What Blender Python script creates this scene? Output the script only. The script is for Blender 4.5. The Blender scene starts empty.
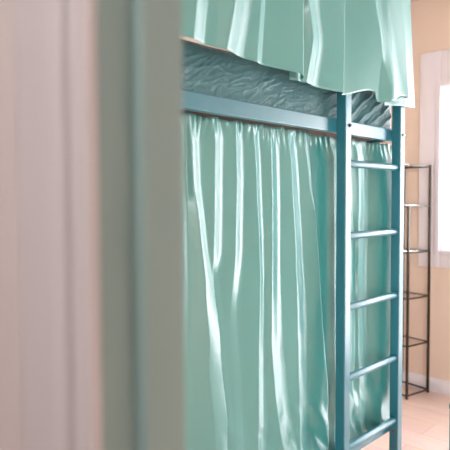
import bpy, bmesh, math, random
from mathutils import Vector, Matrix, noise

random.seed(4)
C = bpy.context.scene.collection
SC = bpy.context.scene

# ------------------------------------------------------------------ camera, world, light, exposure
cam_d = bpy.data.cameras.new('camera')
cam = bpy.data.objects.new('camera', cam_d)
C.objects.link(cam)
YAW, PIT, ROL = 0.7645, 0.0430, -0.00416
F = Vector((-math.sin(YAW) * math.cos(PIT), math.cos(YAW) * math.cos(PIT), -math.sin(PIT)))
R0 = Vector((math.cos(YAW), math.sin(YAW), 0))
U0 = R0.cross(F)
Rv = R0 * math.cos(ROL) + U0 * math.sin(ROL)
Uv = -R0 * math.sin(ROL) + U0 * math.cos(ROL)
M = Matrix((Rv, Uv, -F)).transposed().to_4x4()
M.translation = Vector((0, 0, 1.3464))
cam.matrix_world = M
cam_d.sensor_width = 36
cam_d.lens = 551.93 / 450 * 36
cam_d.clip_start = 0.02
cam_d.dof.use_dof = True
cam_d.dof.focus_distance = 1.95
cam_d.dof.aperture_fstop = 3.3
SC.camera = cam

SC.view_settings.view_transform = 'Standard'
SC.view_settings.look = 'None'
SC.view_settings.gamma = 1
SC.view_settings.exposure = 0.1

W = bpy.data.worlds.new('sky')
SC.world = W
W.use_nodes = True
bg = W.node_tree.nodes['Background']
bg.inputs['Color'].default_value = (1.0, 0.955, 1.0, 1)
bg.inputs['Strength'].default_value = 14.5


def area(name, loc, direction, sx, sy, power, color=(1, 1, 1), portal=False):
    d = bpy.data.lights.new(name, 'AREA')
    d.shape = 'RECTANGLE'
    d.size, d.size_y = sx, sy
    d.energy = power
    d.color = color
    if portal:
        d.cycles.is_portal = True
    o = bpy.data.objects.new(name, d)
    o.location = loc
    o.rotation_euler = Vector(direction).to_track_quat('-Z', 'Z').to_euler()
    C.objects.link(o)
    return o


WX0, WX1, WZ0, WZ1 = -1.568, -0.62, 1.000, 2.125      # glazed opening of the window seen in the photo
VX0, VX1, VZ0, VZ1 = 0.85, 1.80, 0.35, 2.05           # unseen window by the entrance, added to light the back wall
area('window_daylight', ((WX0 + WX1) / 2, 3.93, (WZ0 + WZ1) / 2), (0, -1, 0), WX1 - WX0, WZ1 - WZ0, 1, portal=True)
UX0, UX1, UZ0, UZ1 = -0.30, 0.40, 0.130, 2.125           # unseen full-height glazing, added for glare on stiles and low folds
area('window_daylight', ((UX0 + UX1) / 2, 3.93, (UZ0 + UZ1) / 2), (0, -1, 0), UX1 - UX0, UZ1 - UZ0, 1, portal=True)  # portal of the added full-height glazing
area('window_daylight', ((VX0 + VX1) / 2, 0.22, (VZ0 + VZ1) / 2), (0, 1, 0), VX1 - VX0, VZ1 - VZ0, 1, portal=True)  # portal of the added entrance-side window
area('added_fill_light', (0.75, 1.05, 2.70), (0, 0, -1), 1.2, 1.0, 6, (0.96, 0.97, 1))  # unseen fill lamp added under the ceiling to lift the room
area('corridor_fill_light', (-0.22, -0.75, 2.38), (0, 0, -1), 0.4, 0.4, 25, (0.98, 0.98, 1))  # unseen lamp added to brighten the door casing


# ------------------------------------------------------------------ materials
def lin(r, g, b):
    f = lambda c: c / 12.92 if c <= 0.04045 else ((c + 0.055) / 1.055) ** 2.4
    return (f(r / 255), f(g / 255), f(b / 255), 1)


def mat(name, col, rough=0.5, metal=0.0, spec=0.5, coat=0.0, sheen=0.0, noise_scale=0, noise_amt=0.06, bump=0.0, bump_scale=60, stretch=(1, 1, 1), trans=0.0):
    m = bpy.data.materials.new(name)
    m.use_nodes = True
    nt = m.node_tree
    b = nt.nodes['Principled BSDF']
    b.inputs['Base Color'].default_value = col
    b.inputs['Roughness'].default_value = rough
    b.inputs['Metallic'].default_value = metal
    b.inputs['Specular IOR Level'].default_value = spec
    b.inputs['Coat Weight'].default_value = coat
    b.inputs['Coat Roughness'].default_value = 0.3
    b.inputs['Coat IOR'].default_value = 1.7
    b.inputs['Sheen Weight'].default_value = sheen
    b.inputs['Transmission Weight'].default_value = trans
    if noise_scale or bump:
        tc = nt.nodes.new('ShaderNodeTexCoord')
        mp = nt.nodes.new('ShaderNodeMapping')
        mp.inputs['Scale'].default_value = stretch
        nt.links.new(tc.outputs['Object'], mp.inputs['Vector'])
    if noise_scale:
        n = nt.nodes.new('ShaderNodeTexNoise')
        n.inputs['Scale'].default_value = noise_scale
        n.inputs['Detail'].default_value = 4
        nt.links.new(mp.outputs['Vector'], n.inputs['Vector'])
        mx = nt.nodes.new('ShaderNodeMix')
        mx.data_type = 'RGBA'
        mx.inputs['A'].default_value = tuple(c * (1 - noise_amt) for c in col[:3]) + (1,)
        mx.inputs['B'].default_value = tuple(min(1, c * (1 + noise_amt)) for c in col[:3]) + (1,)
        nt.links.new(n.outputs['Fac'], mx.inputs['Factor'])
        nt.links.new(mx.outputs['Result'], b.inputs['Base Color'])
    if bump:
        n2 = nt.nodes.new('ShaderNodeTexNoise')
        n2.inputs['Scale'].default_value = bump_scale
        n2.inputs['Detail'].default_value = 3
        nt.links.new(mp.outputs['Vector'], n2.inputs['Vector'])
        bp = nt.nodes.new('ShaderNodeBump')
        bp.inputs['Strength'].default_value = bump
        bp.inputs['Distance'].default_value = 0.01
        nt.links.new(n2.outputs['Fac'], bp.inputs['Height'])
        nt.links.new(bp.outputs['Normal'], b.inputs['Normal'])
    return m


def wood_floor():
    m = bpy.data.materials.new('pale pink planks')
    m.use_nodes = True
    nt = m.node_tree
    b = nt.nodes['Principled BSDF']
    tc = nt.nodes.new('ShaderNodeTexCoord')
    br = nt.nodes.new('ShaderNodeTexBrick')
    br.inputs['Color1'].default_value = lin(234, 212, 203)
    br.inputs['Color2'].default_value = lin(224, 198, 186)
    br.inputs['Mortar'].default_value = lin(204, 172, 156)
    br.inputs['Scale'].default_value = 1.0
    br.inputs['Mortar Size'].default_value = 0.002
    br.inputs['Brick Width'].default_value = 0.9
    br.inputs['Row Height'].default_value = 0.19
    nt.links.new(tc.outputs['Object'], br.inputs['Vector'])
    mp = nt.nodes.new('ShaderNodeMapping')
    mp.inputs['Scale'].default_value = (2, 14, 1)
    nt.links.new(tc.outputs['Object'], mp.inputs['Vector'])
    n = nt.nodes.new('ShaderNodeTexNoise')
    n.inputs['Scale'].default_value = 2.5
    n.inputs['Detail'].default_value = 6
    nt.links.new(mp.outputs['Vector'], n.inputs['Vector'])
    mx = nt.nodes.new('ShaderNodeMix')
    mx.data_type = 'RGBA'
    mx.blend_type = 'SOFT_LIGHT'
    mx.inputs['Factor'].default_value = 0.5
    nt.links.new(br.outputs['Color'], mx.inputs['A'])
    nt.links.new(n.outputs['Color'], mx.inputs['B'])
    hs = nt.nodes.new('ShaderNodeHueSaturation')
    hs.inputs['Saturation'].default_value = 0.95
    nt.links.new(mx.outputs['Result'], hs.inputs['Color'])
    nt.links.new(hs.outputs['Color'], b.inputs['Base Color'])
    b.inputs['Roughness'].default_value = 0.32
    return m


M_WALL = mat('beige wall paint', lin(233, 215, 198), 0.85, noise_scale=3, noise_amt=0.03, bump=0.05, bump_scale=90)
M_CORR = mat('corridor wall paint', lin(186, 174, 170), 0.85, noise_scale=3, noise_amt=0.03)
M_CEIL = mat('ceiling paint', lin(208, 202, 196), 0.9, noise_scale=2, noise_amt=0.02)
M_WHITE = mat('white gloss trim', lin(236, 234, 240), 0.35, noise_scale=4, noise_amt=0.015)
M_JAMB = mat('shade-toned door jamb', lin(124, 144, 139), 0.5, noise_scale=4, noise_amt=0.015)  # shade and green curtain bounce put into the colour of the white frame
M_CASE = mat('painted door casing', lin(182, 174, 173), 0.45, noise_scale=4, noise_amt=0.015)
M_FLOOR = wood_floor()
M_PAINT = mat('teal bed enamel', lin(30, 120, 138), 0.40, spec=0.8, coat=0.6, noise_scale=6, noise_amt=0.05)
M_SATIN = mat('mint satin', lin(57, 148, 144), 0.40, spec=0.5, sheen=0.0, noise_scale=5, noise_amt=0.04, bump=0.05, bump_scale=28, stretch=(1, 1, 0.35))
_b = M_SATIN.node_tree.nodes['Principled BSDF']
_b.inputs['IOR'].default_value = 2.4
_b.inputs['Anisotropic'].default_value = 0.95
_t = M_SATIN.node_tree.nodes.new('ShaderNodeTangent')
_t.direction_type = 'UV_MAP'
_t.uv_map = 'weave'
M_SATIN.node_tree.links.new(_t.outputs['Tangent'], _b.inputs['Tangent'])
M_SHEET = mat('grey teal sheet', lin(62, 114, 120), 0.5, spec=0.5, sheen=0.2, noise_scale=9, noise_amt=0.08, bump=0.45, bump_scale=40)
M_PLY = mat('plywood bed board', lin(70, 52, 40), 0.6, noise_scale=6, noise_amt=0.15, stretch=(1, 8, 8))
M_DARK = mat('dark bronze metal', lin(52, 46, 34), 0.4, metal=0.3, noise_scale=12, noise_amt=0.1)
M_CHROME = mat('chrome', lin(205, 205, 208), 0.18, metal=1.0, noise_scale=12, noise_amt=0.04)
M_BLACK = mat('black bolt', lin(30, 30, 34), 0.4, noise_scale=12, noise_amt=0.1)
M_COPPER = mat('brown bolt', lin(150, 95, 78), 0.45, metal=0.4, noise_scale=12, noise_amt=0.1)


def glass_mat():
    m = bpy.data.materials.new('clear window glass')
    m.use_nodes = True
    nt = m.node_tree
    nt.nodes.remove(nt.nodes['Principled BSDF'])
    out = nt.nodes['Material Output']
    t = nt.nodes.new('ShaderNodeBsdfTransparent')
    t.inputs['Color'].default_value = (0.96, 0.97, 0.97, 1)
    g = nt.nodes.new('ShaderNodeBsdfGlossy')
    g.inputs['Roughness'].default_value = 0.02
    mx = nt.nodes.new('ShaderNodeMixShader')
    mx.inputs['Fac'].default_value = 0.05
    nt.links.new(t.outputs[0], mx.inputs[1])
    nt.links.new(g.outputs[0], mx.inputs[2])
    nt.links.new(mx.outputs[0], out.inputs['Surface'])
    return m


M_GLASS = glass_mat()


# ------------------------------------------------------------------ mesh helpers
def add_box(bm, x0, x1, y0, y1, z0, z1, bev=0.0, seg=2):
    r = bmesh.ops.create_cube(bm, size=1)
    vs = r['verts']
    for v in vs:
        v.co = Vector((x0 + (v.co.x + .5) * (x1 - x0), y0 + (v.co.y + .5) * (y1 - y0), z0 + (v.co.z + .5) * (z1 - z0)))
    if bev:
        es = list({e for v in vs for e in v.link_edges})
        bmesh.ops.bevel(bm, geom=es, offset=bev, segments=seg, profile=0.5, affect='EDGES')


def add_cyl(bm, p0, p1, r, seg=20, dome=0.0, r2=None):
    """rod from p0 to p1; dome rounds both ends"""
    p0, p1 = Vector(p0), Vector(p1)
    ax = (p1 - p0)
    L = ax.length
    q = Vector((0, 0, 1)).rotation_difference(ax)
    r2 = r if r2 is None else r2
    prof = []
    if dome:
        for k in range(5):
            a = k / 5 * math.pi / 2
            prof.append((r * math.sin(a), dome * (1 - math.cos(a))))
        prof.append((r, dome))
        prof.append((r2, L - dome))
        for k in range(4, -1, -1):
            a = k / 5 * math.pi / 2
            prof.append((r2 * math.sin(a), L - dome * (1 - math.cos(a))))
    else:
        prof = [(0, 0), (r, 0), (r2, L), (0, L)]
    rings = []
    for rad, h in prof:
        if rad < 1e-7:
            rings.append([bm.verts.new(p0 + q @ Vector((0, 0, h)))])
        else:
            rings.append([bm.verts.new(p0 + q @ Vector((rad * math.cos(2 * math.pi * i / seg), rad * math.sin(2 * math.pi * i / seg), h))) for i in range(seg)])
    for a, b in zip(rings, rings[1:]):
        for i in range(seg):
            j = (i + 1) % seg
            if len(a) == 1 and len(b) == 1:
                continue
            if len(a) == 1:
                bm.faces.new((a[0], b[j], b[i]))
            elif len(b) == 1:
                bm.faces.new((a[i], a[j], b[0]))
            else:
                bm.faces.new((a[i], a[j], b[j], b[i]))


def obj(name, bm, m, parent=None, smooth=True, off=None):
    """ONE mesh object; coordinates are world coordinates unless the parent sits at off"""
    bmesh.ops.recalc_face_normals(bm, faces=bm.faces[:])
    me = bpy.data.meshes.new(name)
    if off is not None:
        bmesh.ops.translate(bm, verts=bm.verts[:], vec=-Vector(off))
    bm.to_mesh(me)
    bm.free()
    me.materials.append(m)
    if smooth:
        for p in me.polygons:
            p.use_smooth = True
        me.set_sharp_from_angle(angle=math.radians(38))
    o = bpy.data.objects.new(name, me)
    C.objects.link(o)
    if parent:
        o.parent = parent
    return o


def box(name, x0, x1, y0, y1, z0, z1, m, parent=None, bev=0.0, off=None):
    bm = bmesh.new()
    add_box(bm, x0, x1, y0, y1, z0, z1, bev)
    return obj(name, bm, m, parent, smooth=False, off=off)


def empty(name, loc=(0, 0, 0)):
    o = bpy.data.objects.new(name, None)
    o.empty_display_size = 0.1
    o.location = loc
    C.objects.link(o)
    return o


def tag(o, label, cat, group=None):
    o['label'] = label
    o['category'] = cat
    if group:
        o['group'] = group
    return o


def struct(o, label=None):
    o['kind'] = 'structure'
    if label:
        o['label'] = label
    return o


# ------------------------------------------------------------------ the setting
XL, XR, YF, YB, ZC = -2.12, 2.0, 0.358, 3.79, 2.75
JX, JY0, JY1 = -0.42, 0.277, 0.358
struct(box('floor', XL - 0.1, XR + 0.1, -1.1, YB + 0.12, -0.1, 0, M_FLOOR))
struct(box('ceiling', XL - 0.1, XR + 0.1, YF, YB + 0.12, ZC, ZC + 0.1, M_CEIL))
struct(box('wall_left', XL - 0.1, XL, YF, YB + 0.12, 0, ZC, M_WALL))


def pierced_wall(name, x0, x1, y0, y1, z0, z1, holes, m):
    """wall slab in the XZ plane with rectangular openings (a clean grid of quads)"""
    xs = sorted({x0, x1, *[h[0] for h in holes], *[h[1] for h in holes]})
    zs = sorted({z0, z1, *[h[2] for h in holes], *[h[3] for h in holes]})
    bm = bmesh.new()
    V = {}

    def vert(i, k, s):
        if (i, k, s) not in V:
            V[(i, k, s)] = bm.verts.new((xs[i], y0 if s == 0 else y1, zs[k]))
        return V[(i, k, s)]

    def solid(i, k):
        if i < 0 or k < 0 or i >= len(xs) - 1 or k >= len(zs) - 1:
            return False
        cx, cz = (xs[i] + xs[i + 1]) / 2, (zs[k] + zs[k + 1]) / 2
        return not any(h[0] < cx < h[1] and h[2] < cz < h[3] for h in holes)

    for i in range(len(xs) - 1):
        for k in range(len(zs) - 1):
            if not solid(i, k):
                continue
            for s in (0, 1):
                bm.faces.new((vert(i, k, s), vert(i + 1, k, s), vert(i + 1, k + 1, s), vert(i, k + 1, s)))
            for di, dk, (a, b) in ((-1, 0, ((i, k), (i, k + 1))), (1, 0, ((i + 1, k), (i + 1, k + 1))), (0, -1, ((i, k), (i + 1, k))), (0, 1, ((i, k + 1), (i + 1, k + 1)))):
                if not solid(i + di, k + dk):
                    bm.faces.new((vert(*a, 0), vert(*b, 0), vert(*b, 1), vert(*a, 1)))
    return obj(name, bm, m, smooth=False)


struct(pierced_wall('wall_back', XL, XR, YB, YB + 0.12, 0, ZC, [(WX0, WX1, WZ0, WZ1), (UX0, UX1, UZ0, UZ1)], M_WALL))
struct(box('wall_right', XR, XR + 0.1, YF, YB + 0.12, 0, ZC, M_WALL))
struct(pierced_wall('wall_front', XL - 0.1, XR + 0.1, JY0 + 0.012, YF, 0, ZC, [(JX - 0.012, 0.45, 0, 2.06), (VX0, VX1, VZ0, VZ1)], M_WALL))
# corridor the photograph was taken from
struct(box('wall_corridor_back', XL - 0.1, 0.75, -1.1, -1.0, 0, 2.5, M_CORR))
struct(box('wall_corridor_left', XL - 0.1, XL, -1.0, JY0, 0, 2.5, M_CORR))
struct(box('wall_corridor_right', 0.65, 0.75, -1.0, JY0, 0, 2.5, M_CORR))
struct(box('wall_corridor_front_left', XL, JX - 0.014, JY0, JY0 + 0.011, 0, 2.42, M_CORR))
struct(box('wall_corridor_front_right', 0.452, 0.65, JY0, JY0 + 0.011, 0, 2.42, M_CORR))
struct(box('ceiling_corridor', XL - 0.1, 0.75, -1.1, JY0 + 0.012, 2.42, 2.52, M_CEIL))


def skirting(name, p0, p1, nrm):
    """moulded skirting board: profile swept along the wall"""
    prof = [(0, 0), (0.014, 0), (0.014, 0.072), (0.011, 0.082), (0.006, 0.090), (0.004, 0.098), (0, 0.098)]
    bm = bmesh.new()
    rows = []
    for p in (p0, p1):
        rows.append([bm.verts.new(Vector(p) + Vector(nrm) * a + Vector((0, 0, b))) for a, b in prof])
    n = len(prof)
    for i in range(n):
        j = (i + 1) % n
        bm.faces.new((rows[0][i], rows[0][j], rows[1][j], rows[1][i]))
    bm.faces.new(rows[0])
    bm.faces.new(rows[1])
    return struct(obj(name, bm, M_WHITE))


skirting('baseboard_back', (XL + .0145, YB, 0), (XR - .0145, YB, 0), (0, -1, 0))
skirting('baseboard_left', (XL, YF, 0), (XL, YB, 0), (1, 0, 0))
skirting('baseboard_right', (XR, YF, 0), (XR, YB, 0), (-1, 0, 0))


def window(name, x0, x1, z0, z1, label):
    t = struct(empty(name, ((x0 + x1) / 2, YB, z0)), label)
    of = t.location.copy()
    bm = bmesh.new()
    c = 0.148
    add_box(bm, x0 - c, x0, YB - 0.022, YB, z0 - 0.118, z1 + 0.242, 0.004)
    add_box(bm, x1, x1 + c, YB - 0.022, YB, z0 - 0.118, z1 + 0.242, 0.004)
    add_box(bm, x0, x1, YB - 0.022, YB, z1, z1 + 0.242, 0.004)
    add_box(bm, x0, x1, YB - 0.022, YB, z0 - 0.118, z0, 0.004)
    obj('casing', bm, M_WHITE, t, off=of)
    bm = bmesh.new()                                     # inner bead of the casing
    for a in ((x0 - 0.03, x0 + 0.004, z0 - 0.03, z1 + 0.05), (x1 - 0.004, x1 + 0.03, z0 - 0.03, z1 + 0.05)):
        add_box(bm, a[0], a[1], YB - 0.032, YB - 0.0222, a[2], a[3], 0.003)
    add_box(bm, x0 + 0.0045, x1 - 0.0045, YB - 0.032, YB - 0.0222, z1 - 0.004, z1 + 0.05, 0.003)
    add_box(bm, x0 + 0.0045, x1 - 0.0045, YB - 0.032, YB - 0.0222, z0 - 0.03, z0 + 0.004, 0.003)
    obj('casing_bead', bm, M_WHITE, t, off=of)
    bm = bmesh.new()
    s, y0, y1 = 0.016, YB - 0.012, YB + 0.012
    mid = (x0 + x1) / 2
    add_box(bm, x0, x0 + s, y0, y1, z0, z1, 0.003)
    add_box(bm, x1 - s, x1, y0, y1, z0, z1, 0.003)
    add_box(bm, x0 + s, x1 - s, y0, y1, z0, z0 + s, 0.003)
    add_box(bm, x0 + s, x1 - s, y0, y1, z1 - s, z1, 0.003)
    add_box(bm, mid - 0.012, mid + 0.012, y0, y1, z0 + s, z1 - s, 0.003)
    obj('sash', bm, M_WHITE, t, off=of)
    box('pane', x0 + s, mid - 0.012, YB - 0.002, YB + 0.002, z0 + s, z1 - s, M_GLASS, t, off=of)
    box('pane', mid + 0.012, x1 - s, YB - 0.002, YB + 0.002, z0 + s, z1 - s, M_GLASS, t, off=of)
    return t


window('window_1', WX0, WX1, WZ0, WZ1, 'white window with wide moulded casing on the beige back wall')


window('fill_window_3', UX0, UX1, UZ0, UZ1, 'unseen tall glazed window reaching down to the floor, added for light')
w2 = window('fill_window_2', -(VX1 - VX0) / 2, (VX1 - VX0) / 2, VZ0, VZ1, 'unseen white window beside the entrance doorway, added for light')
w2.rotation_euler.z = math.pi
w2.location = ((VX0 + VX1) / 2, YF, VZ0)

# door frame: moulded casing on the corridor side, jamb and stop
door = struct(empty('door_1', (JX, JY0, 0)), 'white moulded door frame standing close in front on the left')
DO = door.location.copy()


def frame_profile(name, prof, m, closed_top):
    """profile (offset out from the opening, y) carried up the left jamb, over the head and down the right jamb"""
    bm = bmesh.new()
    xl, xr, zt = JX, 0.438, 2.046
    rows = []
    for cx, cz, sx, sz in ((xl, 0, -1, 0), (xl, zt, -1, 1), (xr, zt, 1, 1), (xr, 0, 1, 0)):
        rows.append([bm.verts.new((cx + sx * a, y, cz + sz * a)) for a, y in prof])
    n = len(prof)
    for r0, r1 in zip(rows, rows[1:]):
        for i in range(n):
            j = (i + 1) % n
            bm.faces.new((r0[i], r0[j], r1[j], r1[i]))
    bm.faces.new(rows[0])
    bm.faces.new(rows[-1])
    return obj(name, bm, m, door, smooth=False, off=DO)


def rounded(pts, r):
    """round the corners of an open profile"""
    out = []
    for i, p in enumerate(pts):
        if i in (0, len(pts) - 1):
            out.append(p)
            continue
        p, a, b = Vector(p), Vector(pts[i - 1]), Vector(pts[i + 1])
        rr = min(r, (a - p).length * .45, (b - p).length * .45)
        s, e = p + (a - p).normalized() * rr, p + (b - p).normalized() * rr
        for k in range(4):
            t = k / 3
            out.append(tuple(s * (1 - t) ** 2 + p * 2 * t * (1 - t) + e * t * t))
    return out


yw = JY0
frame_profile('casing', rounded([(0.0, yw - 0.0005), (0.0, yw - 0.012), (0.0165, yw - 0.012), (0.019, yw - 0.003), (0.037, yw - 0.003), (0.040, yw - 0.014),
                                 (0.060, yw - 0.017), (0.118, yw - 0.017), (0.134, yw - 0.011), (0.136, yw - 0.0005)], 0.004), M_CASE, True)
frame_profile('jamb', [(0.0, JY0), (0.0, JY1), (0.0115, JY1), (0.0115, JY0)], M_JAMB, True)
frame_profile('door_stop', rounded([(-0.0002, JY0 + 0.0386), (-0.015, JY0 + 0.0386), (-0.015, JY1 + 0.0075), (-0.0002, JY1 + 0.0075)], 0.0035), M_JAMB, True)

# ------------------------------------------------------------------ the bunk bed
BX, BXB = -1.115, -2.06                # outer face of the ladder stiles; wall side of the bed
RX1, RX0 = -1.157, -1.185              # bed rail, front and back face
BY0, BY1 = 0.46, 2.305
bed = tag(empty('bunk_bed', ((BX + BXB) / 2, (BY0 + BY1) / 2, 0)), 'tall teal painted metal bunk bed with a ladder of round rungs', 'bunk bed')
BO = bed.location.copy()
ST = [(1.8195, 1.8615), (2.2635, 2.3055)]          # the two ladder stiles


def bolt(p, nrm, m, parent, r=0.0075):
    bm = bmesh.new()
    p, nrm = Vector(p), Vector(nrm)
    add_cyl(bm, p, p + nrm * 0.002, r * 1.25, 16)
    add_cyl(bm, p + nrm * 0.0021, p + nrm * 0.007, r, 16, dome=0.002)
    return obj('bolt', bm, m, parent, off=BO)


stiles = []
for (y0, y1), zt in zip(ST, (2.16, 2.46)):
    s = box('ladder_stile', RX1 + 0.0003, BX, y0, y1, 0, zt, M_PAINT, bed, 0.004, off=BO)
    stiles.append(s)
bolt((BX, ST[0][0] + 0.028, 1.632), (1, 0, 0), M_BLACK, stiles[0], 0.006)
bolt((BX, ST[1][0] + 0.024, 1.632), (1, 0, 0), M_CHROME, stiles[1], 0.006)
bolt((BX - 0.02, ST[1][0], 0.318), (0, -1, 0), M_COPPER, stiles[1], 0.006)
for k in range(5):
    z = 1.490 - 0.28 * k
    bm = bmesh.new()
    add_cyl(bm, (-1.136, ST[0][1] - 0.004, z), (-1.136, ST[1][0] + 0.004, z), 0.0145, 24, dome=0.008)
    obj('ladder_rung', bm, M_PAINT, bed, off=BO)
# corner posts
for x0, x1, y0, y1, zt in ((RX0 - 0.012, RX1, BY0, BY0 + 0.042, 2.46), (BXB, BXB + 0.042, BY0, BY0 + 0.042, 2.46), (BXB, BXB + 0.042, BY1 - 0.042, BY1, 2.46)):
    box('post', x0, x1, y0, y1, 0, zt, M_PAINT, bed, 0.004, off=BO)
# long rails and end rails, upper and lower bunk
for z0, z1, xe in ((1.607, 1.658, RX0 - 0.0125), (0.310, 0.352, -1.262)):
    box('side_rail', RX0, RX1, BY0 + 0.0425, BY1 - 0.002, z0, z1, M_PAINT, bed, 0.003, off=BO)
    box('side_rail', BXB + 0.005, BXB + 0.035, BY0 + 0.0425, BY1 - 0.0425, z0, z1, M_PAINT, bed, 0.003, off=BO)
    for y in (BY0 + 0.006, BY1 - 0.036):
        box('end_rail', BXB + 0.0425, xe, y, y + 0.03, z0, z1, M_PAINT, bed, 0.003, off=BO)
    box('bed_board', BXB + 0.036, xe + 0.0115 if z0 > 1 else xe, BY0 + 0.045, BY1 - 0.04, z0 + 0.008, z0 + 0.02, M_PLY, bed, off=BO)
# canopy tubes that carry the upper curtains, and the wire for the lower ones
bm = bmesh.new()
add_cyl(bm, (-1.105, BY0 - 0.03, 2.43), (-1.105, BY1 + 0.03, 2.43), 0.010, 16)
obj('curtain_rod', bm, M_PAINT, bed, off=BO)
bm = bmesh.new()
add_cyl(bm, (-1.262, BY0 + 0.03, 1.588), (-1.262, BY1 - 0.003, 1.588), 0.0022, 10)
obj('curtain_wire', bm, M_CHROME, bed, off=BO)


def ss(t):
    t = min(1, max(0, t))
    return t * t * (3 - 2 * t)


# ------------------------------------------------------------------ mattress with a wrinkled fitted sheet
def make_mattress():
    x1, x0, y0, y1, z0, z1 = -1.176, BXB + 0.045, BY0 + 0.05, BY1 + 0.012, 1.6285, 1.815
    bm = bmesh.new()
    # closed tube of cross-sections along y; the section runs round the mattress, dense on the front face
    r = 0.035
    sec = []
    for i in range(61):
        t = i / 60
        sec.append((x1, z0 + r + (z1 - z0 - 2 * r) * t, 1, 0))
    for i in range(1, 9):
        a = i / 8 * math.pi / 2
        sec.append((x1 - r + r * math.cos(a), z1 - r + r * math.sin(a), math.cos(a), math.sin(a)))
    for i in range(1, 12):
        sec.append((x1 - r + (x0 + r - x1 + r) * i / 11, z1, 0, 1))
    for i in range(1, 6):
        a = math.pi / 2 + i / 5 * math.pi / 2
        sec.append((x0 + r + r * math.cos(a), z1 - r + r * math.sin(a), math.cos(a), math.sin(a)))
    sec.append((x0, z0 + r, -1, 0))
    for i in range(1, 6):
        a = math.pi + i / 5 * math.pi / 2
        sec.append((x0 + r + r * math.cos(a), z0 + r + r * math.sin(a), 0, -1))
    for i in range(1, 12):
        sec.append((x0 + r + (x1 - r - x0 - r) * i / 11, z0, 0, -1))
    for i in range(1, 8):
        a = -math.pi / 2 + i / 8 * math.pi / 2
        sec.append((x1 - r + r * math.cos(a), z0 + r + r * math.sin(a), max(0, math.cos(a)), 0))

    def wr(y, z):
        # folds rise towards the far end; deep near the ladder corner
        c, s = math.cos(0.50), math.sin(0.50)
        u, v = y * c + z * s, -y * s + z * c
        u += 0.02 * noise.noise(Vector((y * 6, z * 6, 3)))
        v += 0.018 * noise.noise(Vector((y * 5, z * 5, 7))) + 0.006 * noise.noise(Vector((y * 18, z * 18, 1)))
        near = ss((y - 1.60) / 0.30)
        a = max(0, 0.25 + 1.1 * noise.noise(Vector((u * 3.0, v * 7, 5))))
        rid = 1 - abs(noise.noise(Vector((u * 5.5, v * 30, 2)))) * 2.2
        d = 0.0042 * a * max(0, rid) ** 3
        rid = 1 - abs(noise.noise(Vector((u * 12 + 4, v * 55 + u * 9, 9)))) * 2.2
        d += 0.0014 * max(0, rid) ** 3
        rid = 1 - abs(noise.noise(Vector((u * 15 + v * 40, v * 26 - u * 20, 4)))) * 2.2
        d += 0.0009 * max(0, rid) ** 3
        d += 0.012 * near * (1 - abs(math.sin(v * 62 + 1.2 * noise.noise(Vector((u * 4, v * 8, 3)))))) ** 1.6 * (0.45 + 0.55 * a)
        # soft drawn-in puckers
        d += 0.006 * noise.noise(Vector((y * 4, z * 5, 0)))
        return d

    ny = 480
    rings = []
    for j in range(ny + 1):
        y = y0 + (y1 - y0) * j / ny
        e = min(y - y0, y1 - y)
        k = 0.0 if e > r else (r - math.sqrt(max(0, r * r - (r - e) ** 2)))
        ring = []
        for x, z, nx, nz in sec:
            d = wr(y, z) * nx * (1 if x > -1.3 else 0) - k * 0.9
            if nz > 0 and x < -1.25:
                d += 0.006 * noise.noise(Vector((x * 6, y * 6, 4)))
            zz = z + (d * nz if nz > 0 else (k * 0.4 if nz < 0 else 0))
            ring.append(bm.verts.new((x + d * nx, y, max(zz, z0))))
        rings.append(ring)
    n = len(sec)
    for a, b in zip(rings, rings[1:]):
        for i in range(n):
            bm.faces.new((a[i], a[(i + 1) % n], b[(i + 1) % n], b[i]))
    bm.faces.new(rings[0])
    bm.faces.new(rings[-1])
    return obj('mattress', bm, M_SHEET, smooth=True)


tag(make_mattress(), 'mattress in a wrinkled grey teal fitted sheet on the upper bunk', 'mattress')


# ------------------------------------------------------------------ satin curtains
def at(track, z):
    if z >= track[0][0]:
        return track[0][1]
    for (z0, y0), (z1, y1) in zip(track, track[1:]):
        if z >= z1:
            t = (z - z0) / (z1 - z0)
            t = t * t * (3 - 2 * t) * 0.5 + t * 0.5
            return y0 + (y1 - y0) * t
    return track[-1][1]




def fold_depth(y, z, ridges, wide=1.0):
    """ridges: (track, flank width, height as a list of (z, h)); cloth climbs gently to each ridge and turns away steeply past it"""
    ks = sorted((at(tr, z), (w(z) if callable(w) else w) * wide, at(h, z)) for tr, w, h in ridges)
    d = 0.0
    # wrap: find the ridge before and after y
    prev, nxt = None, None
    for q in ks:
        if q[0] - q[1] * 0.5 <= y:
            prev = q
        else:
            nxt = q
            break
    if prev:
        t = min(1, max(0, (y - prev[0] + prev[1] * 0.5) / prev[1]))
        d = max(d, prev[2] * (1 - 0.6 * t - 0.4 * ss(t)))
    if nxt:
        s0 = prev[0] if prev else nxt[0] - 0.12
        t = (y - s0) / max(1e-4, nxt[0] - nxt[1] * 0.5 - s0)
        t = min(1, max(0, t))
        d = max(d, nxt[2] * t) if not prev else d + nxt[2] * t * (1 - math.exp(-6 * t)) * (1 if nxt[2] >= 0 else 0)
    return d


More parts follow.
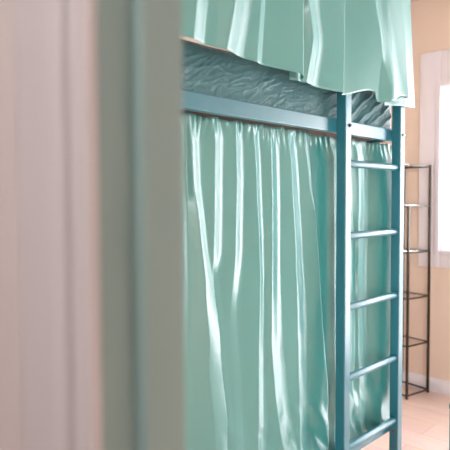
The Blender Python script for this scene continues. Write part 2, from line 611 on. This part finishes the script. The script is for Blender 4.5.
def cloth(name, nu, nv, fn, thick=0.0009):
    bm = bmesh.new()
    g = [[bm.verts.new(fn(i / nu, j / nv)) for i in range(nu + 1)] for j in range(nv + 1)]
    for j in range(nv):
        for i in range(nu):
            bm.faces.new((g[j][i], g[j][i + 1], g[j + 1][i + 1], g[j + 1][i]))
    bmesh.ops.recalc_face_normals(bm, faces=bm.faces[:])
    bm.normal_update()
    if sum(f.normal.x for f in bm.faces) < 0:
        bmesh.ops.reverse_faces(bm, faces=bm.faces[:])
    uv = bm.loops.layers.uv.new('weave')
    ij = {}
    for j in range(nv + 1):
        for i in range(nu + 1):
            ij[g[j][i]] = (j / nv, i / nu)
    for f in bm.faces:
        for l in f.loops:
            l[uv].uv = ij[l.vert]
    me = bpy.data.meshes.new(name)
    bm.to_mesh(me)
    bm.free()
    me.materials.append(M_SATIN)
    for p in me.polygons:
        p.use_smooth = True
    o = bpy.data.objects.new(name, me)
    C.objects.link(o)
    so = o.modifiers.new('thickness', 'SOLIDIFY')
    so.thickness = thick
    so.offset = -1
    return o


def wrinkle(y, z, amp, zlow=None):
    w = amp * noise.noise(Vector((y * 7, z * 3.0, 1.3)))
    if zlow is not None:
        k = ss((zlow - z) / 0.35)
        w += k * (0.006 + 0.008 * ss((y - 1.38) / 0.1)) * noise.noise(Vector((y * 12 + z * 5, z * 7, 8.1))) + k * 0.003 * noise.noise(Vector((y * 26 + z * 12, z * 20, 2.1)))
    return w


H = lambda *a: list(a)
S = {
 'S0': [(1.586, 1.079), (1.059, 1.082), (0.618, 1.066)],
 'S1': [(1.584, 1.119), (1.409, 1.125), (1.261, 1.149), (1.076, 1.181), (0.884, 1.220), (0.652, 1.255), (0.30, 1.285)],
 'S2': [(1.579, 1.215), (1.411, 1.210), (1.197, 1.206), (1.120, 1.208), (0.912, 1.238), (0.646, 1.273)],
 'S3': [(1.604, 1.306), (1.414, 1.310), (1.190, 1.304), (0.999, 1.292), (0.638, 1.322)],
 'S4': [(1.596, 1.389), (1.416, 1.399), (1.183, 1.414), (1.082, 1.419), (0.30, 1.418)],
 'S5': [(1.581, 1.483), (1.350, 1.489), (1.074, 1.489), (0.864, 1.494), (0.682, 1.517), (0.35, 1.589)],
 'S6': [(1.580, 1.585), (1.386, 1.603), (1.169, 1.622), (0.948, 1.641), (0.760, 1.654), (0.35, 1.670)],
 'S7': [(1.569, 1.676), (1.405, 1.702), (1.274, 1.742), (1.122, 1.762), (0.966, 1.784), (0.765, 1.813), (0.640, 1.842), (0.30, 1.85)],
}
EDGE = [(1.60, 1.730), (1.425, 1.754), (1.235, 1.775), (1.041, 1.797), (0.882, 1.819), (0.760, 1.841), (0.594, 1.862), (0.30, 1.872)]
RA = [([(1.6, 0.60), (0.3, 0.58)], 0.04, H((1.6, .012), (0.3, .02))), ([(1.6, 0.76), (0.3, 0.80)], 0.04, H((1.6, .012), (0.3, .02))),
      ([(1.6, 0.93), (0.3, 0.95)], 0.04, H((1.6, .012), (0.3, .02))),
      (S['S0'], 0.022, H((1.6, .004), (0.6, .006))),
      (S['S1'], lambda z: 0.030 + 0.03 * ss((1.3 - z) / 0.5), H((1.6, .013), (1.2, .018), (0.9, .032), (0.3, .030))),
      (S['S2'], 0.026, H((1.6, .014), (1.2, .014), (1.10, .0), (0.3, .0))),
      (S['S3'], 0.024, H((1.6, .013), (1.2, .011), (0.95, .001), (0.3, .001))),
      (S['S4'], lambda z: 0.020 + 0.0 * z, H((1.6, .013), (1.2, .015), (0.3, .018))),
      (S['S5'], 0.030, H((1.6, .014), (1.1, .016), (0.3, .022))),
      (S['S6'], 0.028, H((1.6, .014), (1.2, .015), (0.3, .016))),
      (S['S7'], 0.024, H((1.6, .012), (1.2, .016), (0.3, .020)))]


def header(y, z, zt, f):
    """gathers under the wire: fine pleats that fan out and die away below"""
    k = max(0, 1 - (zt - z) / 0.085)
    m = 0.5 + 0.5 * math.sin(y * 61 + 1.2)
    a = math.sin(y * f + 9 * noise.noise(Vector((y * 9, z * 6, 0))))
    return k * k * (0.0035 * a * (0.35 + m) + 0.0025 * noise.noise(Vector((y * 70, z * 25, 4))))


def lower_left(u, v):
    yy0, z_top = 0.56, 1.602 + 0.003 * math.sin(u * 70) + 0.004 * noise.noise(Vector((u * 30, 0, 2)))
    z_bot = 0.305 + 0.008 * noise.noise(Vector((u * 8, 3, 1)))
    z = z_top + (z_bot - z_top) * v
    y = yy0 + (at(EDGE, z) - yy0) * u
    k = ss((1.6 - z) / 0.10)
    d = fold_depth(y / 1.012, z, RA, 1.95 + 0.75 * ss((1.2 - z) / 0.5)) * (0.6 + 0.4 * k) * (1 - 0.36 * ss((1.2 - z) / 0.5)) + wrinkle(y, z, 0.001, 0.74) + header(y, z, z_top, 210)
    # the free edge on the ladder side turns back behind the cloth
    e = (at(EDGE, z) - y)
    d -= 0.016 * (1 - ss(e / 0.035))
    return (-1.207 + d, y, z)


RB = [([(1.6, 1.70), (0.3, 1.70)], 0.02, H((1.6, .0), (0.3, .0))),
      ([(1.6, 1.90), (0.3, 1.91)], 0.03, H((1.6, .042), (0.3, .045))),
      ([(1.594, 2.003), (1.349, 2.020), (1.140, 2.055), (0.715, 2.060), (0.30, 2.040)], 0.045, H((1.6, .016), (1.2, .018), (0.3, .015))),
      ([(1.602, 2.108), (1.349, 2.122), (1.094, 2.112), (0.702, 2.131), (0.30, 2.165)], 0.050, H((1.6, .018), (1.2, .018), (0.7, .014), (0.3, .016))),
      ([(1.588, 2.342), (0.30, 2.355)], 0.03, H((1.6, .045), (1.3, .055), (0.3, .050)))]


def lower_right(u, v):
    z_top = 1.600 + 0.003 * math.sin(u * 50 + 1) + 0.003 * noise.noise(Vector((u * 22, 0, 5)))
    z_bot = 0.318 + 0.006 * noise.noise(Vector((u * 6, 3, 4))) + 0.035 * ss((u - .93) / .07)
    z = z_top + (z_bot - z_top) * v
    y = 1.66 + (2.40 + 0.07 * ss((0.95 - z) / 0.5) - 1.66) * u
    k = ss((1.6 - z) / 0.10)
    d = fold_depth(y, z, RB, 1.9) * (0.6 + 0.4 * k) + wrinkle(y, z, 0.001, 0.80) + header(y, z, z_top, 200)
    d -= 0.010 * (1 - ss((y - 1.66) / 0.25))
    x = -1.222 + d - 0.016 * (1 - ss((y - 1.88) / 0.10))
    k = ss((0.50 - z) / 0.13)
    return (x + (min(x, -1.192 - 0.3 * max(0, -1.192 - x)) - x) * k, y, z)


c1 = cloth('curtain', 420, 130, lower_left)
tag(c1, 'long mint satin curtain across the lower bunk, left of the ladder', 'curtain')
c2 = cloth('curtain', 260, 130, lower_right)
tag(c2, 'mint satin curtain of the lower bunk seen behind the ladder rungs', 'curtain')

RU = [([(2.44, 0.62), (1.7, 0.60)], 0.06, H((2.44, .02), (1.7, .03))), ([(2.44, 0.84), (1.7, 0.84)], 0.06, H((2.44, .02), (1.7, .03))),
      ([(2.4, 1.06), (1.89, 1.054), (1.74, 1.042)], 0.095, H((2.4, .020), (1.9, .028), (1.74, .022))),
      ([(2.4, 1.23), (1.928, 1.203), (1.74, 1.165)], 0.095, H((2.4, .020), (1.9, .028), (1.74, .024))),
      ([(2.4, 1.31), (1.953, 1.302), (1.74, 1.283)], 0.03, H((2.4, .012), (1.74, .010))),
      ([(2.4, 1.490), (1.74, 1.490)], 0.04, H((2.4, .030), (1.74, .034)))]


def upper_left(u, v):
    zb = 1.772 - 0.016 * ss((u - 0.45) / 0.5) - 0.014 * ss((u - 0.96) / 0.04)
    z_top = 2.448
    z = z_top + (zb - z_top) * v
    y = 0.47 + (1.486 - 0.47) * u
    d = fold_depth(y, z, RU) + wrinkle(y, z, 0.002) - 0.010 * (1 - ss((1.486 - y) / 0.012))
    return (-1.091 + d, y, z)


RV = [([(2.4, 1.53), (1.73, 1.52)], 0.05, H((2.4, .006), (1.73, .010))),
      ([(2.4, 1.57), (2.02, 1.583), (1.895, 1.609), (1.73, 1.58)], 0.085, H((2.4, .018), (1.9, .022), (1.73, .014))),
      ([(2.4, 1.77), (1.73, 1.76)], 0.03, H((2.4, .034), (1.73, .030))),
      ([(2.4, 1.96), (2.122, 1.994), (1.944, 2.055), (1.778, 2.115)], 0.15, H((2.4, .050), (2.0, .056), (1.74, .044))),
      ([(2.4, 2.14), (2.173, 2.161), (1.978, 2.205), (1.75, 2.235)], 0.028, H((2.4, .016), (1.75, .020)))]


def upper_right(u, v):
    z_top = 2.448
    if u < 0.80:
        s = u / 0.80
        ye = 2.165 + 0.075 * v
        y = 1.470 + (ye - 1.470) * s
        zb = 1.744 - 0.009 * ss(s / 0.35) + 0.036 * ss((y - 1.76) / 0.19) - 0.040 * ss((y - 1.962) / 0.022) + 0.048 * ss((y - 2.00) / 0.18)
        z = z_top + (zb - z_top) * v
        d = fold_depth(y, z, RV) + wrinkle(y, z, 0.0015) - 0.012 * (1 - ss((y - 1.470) / 0.03))
        d += 0.030 * ss((y - 1.985) / 0.09)
        x = -1.108 + d
        if s > 0.97:
            x -= 0.012 * ((s - 0.97) / 0.03) ** 2
        return (x, y, z)
    # turned back under itself and then on to the end of the bed
    ye = 2.165 + 0.075 * v
    if u < 0.90:
        s = (u - 0.80) / 0.10
        y = ye - 0.135 * s + 0.012 * math.sin(s * math.pi)
        x0 = -1.108 + 0.030 - 0.012 + fold_depth(ye, z_top + (1.79 - z_top) * v, RV)
        x = x0 + (-1.112 - x0) * ss(s)
        zb = 1.782 - 0.044 * ss(s)
    else:
        s = (u - 0.90) / 0.10
        yb = ye - 0.135
        y = yb + (2.43 - 0.08 * (1 - v) - yb) * s
        x = -1.110 + 0.018 * math.sin(min(1, s * 1.15) * math.pi) ** 2 - 0.03 * ss((s - 0.86) / 0.14)
        zb = 1.738 + 0.026 * s
    z = z_top + (zb - z_top) * v
    return (x, y, z)


c3 = cloth('curtain', 330, 80, upper_left)
tag(c3, 'mint satin curtain over the upper bunk, farther from the window, hem above the wrinkled mattress', 'curtain')
c4 = cloth('curtain', 400, 80, upper_right)
tag(c4, 'mint satin curtain over the upper bunk hiding the top of the ladder', 'curtain')

# ------------------------------------------------------------------ shelf rack by the back wall
rack = tag(empty('shelf_rack', (-1.620, 3.736, 0)), 'slim dark metal shelf rack against the back wall behind the bunk bed', 'shelf rack')
rack.rotation_euler.z = math.radians(-11.5)
DP, WD, pr = 0.232, 0.22, 0.0075            # local frame: origin at the back right foot, -x along the wall, -y into the room


def post(x, y, zt):
    bm = bmesh.new()
    add_box(bm, x - pr, x + pr, y - pr, y + pr, 0, zt, 0.002)
    obj('post', bm, M_DARK, rack)


post(0, 0, 1.59)
post(-WD, 0, 1.59)
post(0, -DP, 1.315)
post(-WD, -DP, 1.315)
for z in (0.022, 0.360, 0.683, 0.995, 1.308, 1.580):
    bm = bmesh.new()
    h = 0.005
    add_box(bm, -h, h, -DP + pr, -pr, z - h, z + h, 0.0015)
    add_box(bm, -WD - h, -WD + h, -DP + pr, -pr, z - h, z + h, 0.0015)
    add_box(bm, -WD + pr, -pr, -h, h, z - h, z + h, 0.0015)
    add_box(bm, -WD + pr, -pr, -DP - h, -DP + h, z - h, z + h, 0.0015)
    fr = obj('shelf_frame', bm, M_DARK, rack)
    if z > 0.1:
        bm = bmesh.new()
        for k in range(1, 8):
            x = -WD * k / 8
            add_cyl(bm, (x, -DP - 0.003, z + 0.0065), (x, 0.003, z + 0.0065), 0.0015, 8)
        obj('shelf_wires', bm, M_CHROME, fr)

# ------------------------------------------------------------------ teal metal stool at the right edge
stool = tag(empty('metal_stool', (-0.631, 2.15, 0)), 'teal metal stool whose corner leg shows at the lower right edge', 'stool')
stool.rotation_euler.z = math.radians(12)
for sx in (-1, 1):
    for sy in (-1, 1):
        bm = bmesh.new()
        add_box(bm, sx * 0.16 - 0.0125, sx * 0.16 + 0.0125, sy * 0.16 - 0.0125, sy * 0.16 + 0.0125, 0, 0.60, 0.003)
        obj('leg', bm, M_PAINT, stool)
bm = bmesh.new()
add_box(bm, -0.175, 0.175, -0.175, 0.175, 0.6003, 0.625, 0.008, 3)
obj('seat', bm, M_PAINT, stool)
for a in ((-0.147, 0.147, -0.168, -0.152), (-0.147, 0.147, 0.152, 0.168), (-0.168, -0.152, -0.147, 0.147), (0.152, 0.168, -0.147, 0.147)):
    bm = bmesh.new()
    add_box(bm, a[0], a[1], a[2], a[3], 0.20, 0.216, 0.003)
    obj('footrest', bm, M_PAINT, stool)
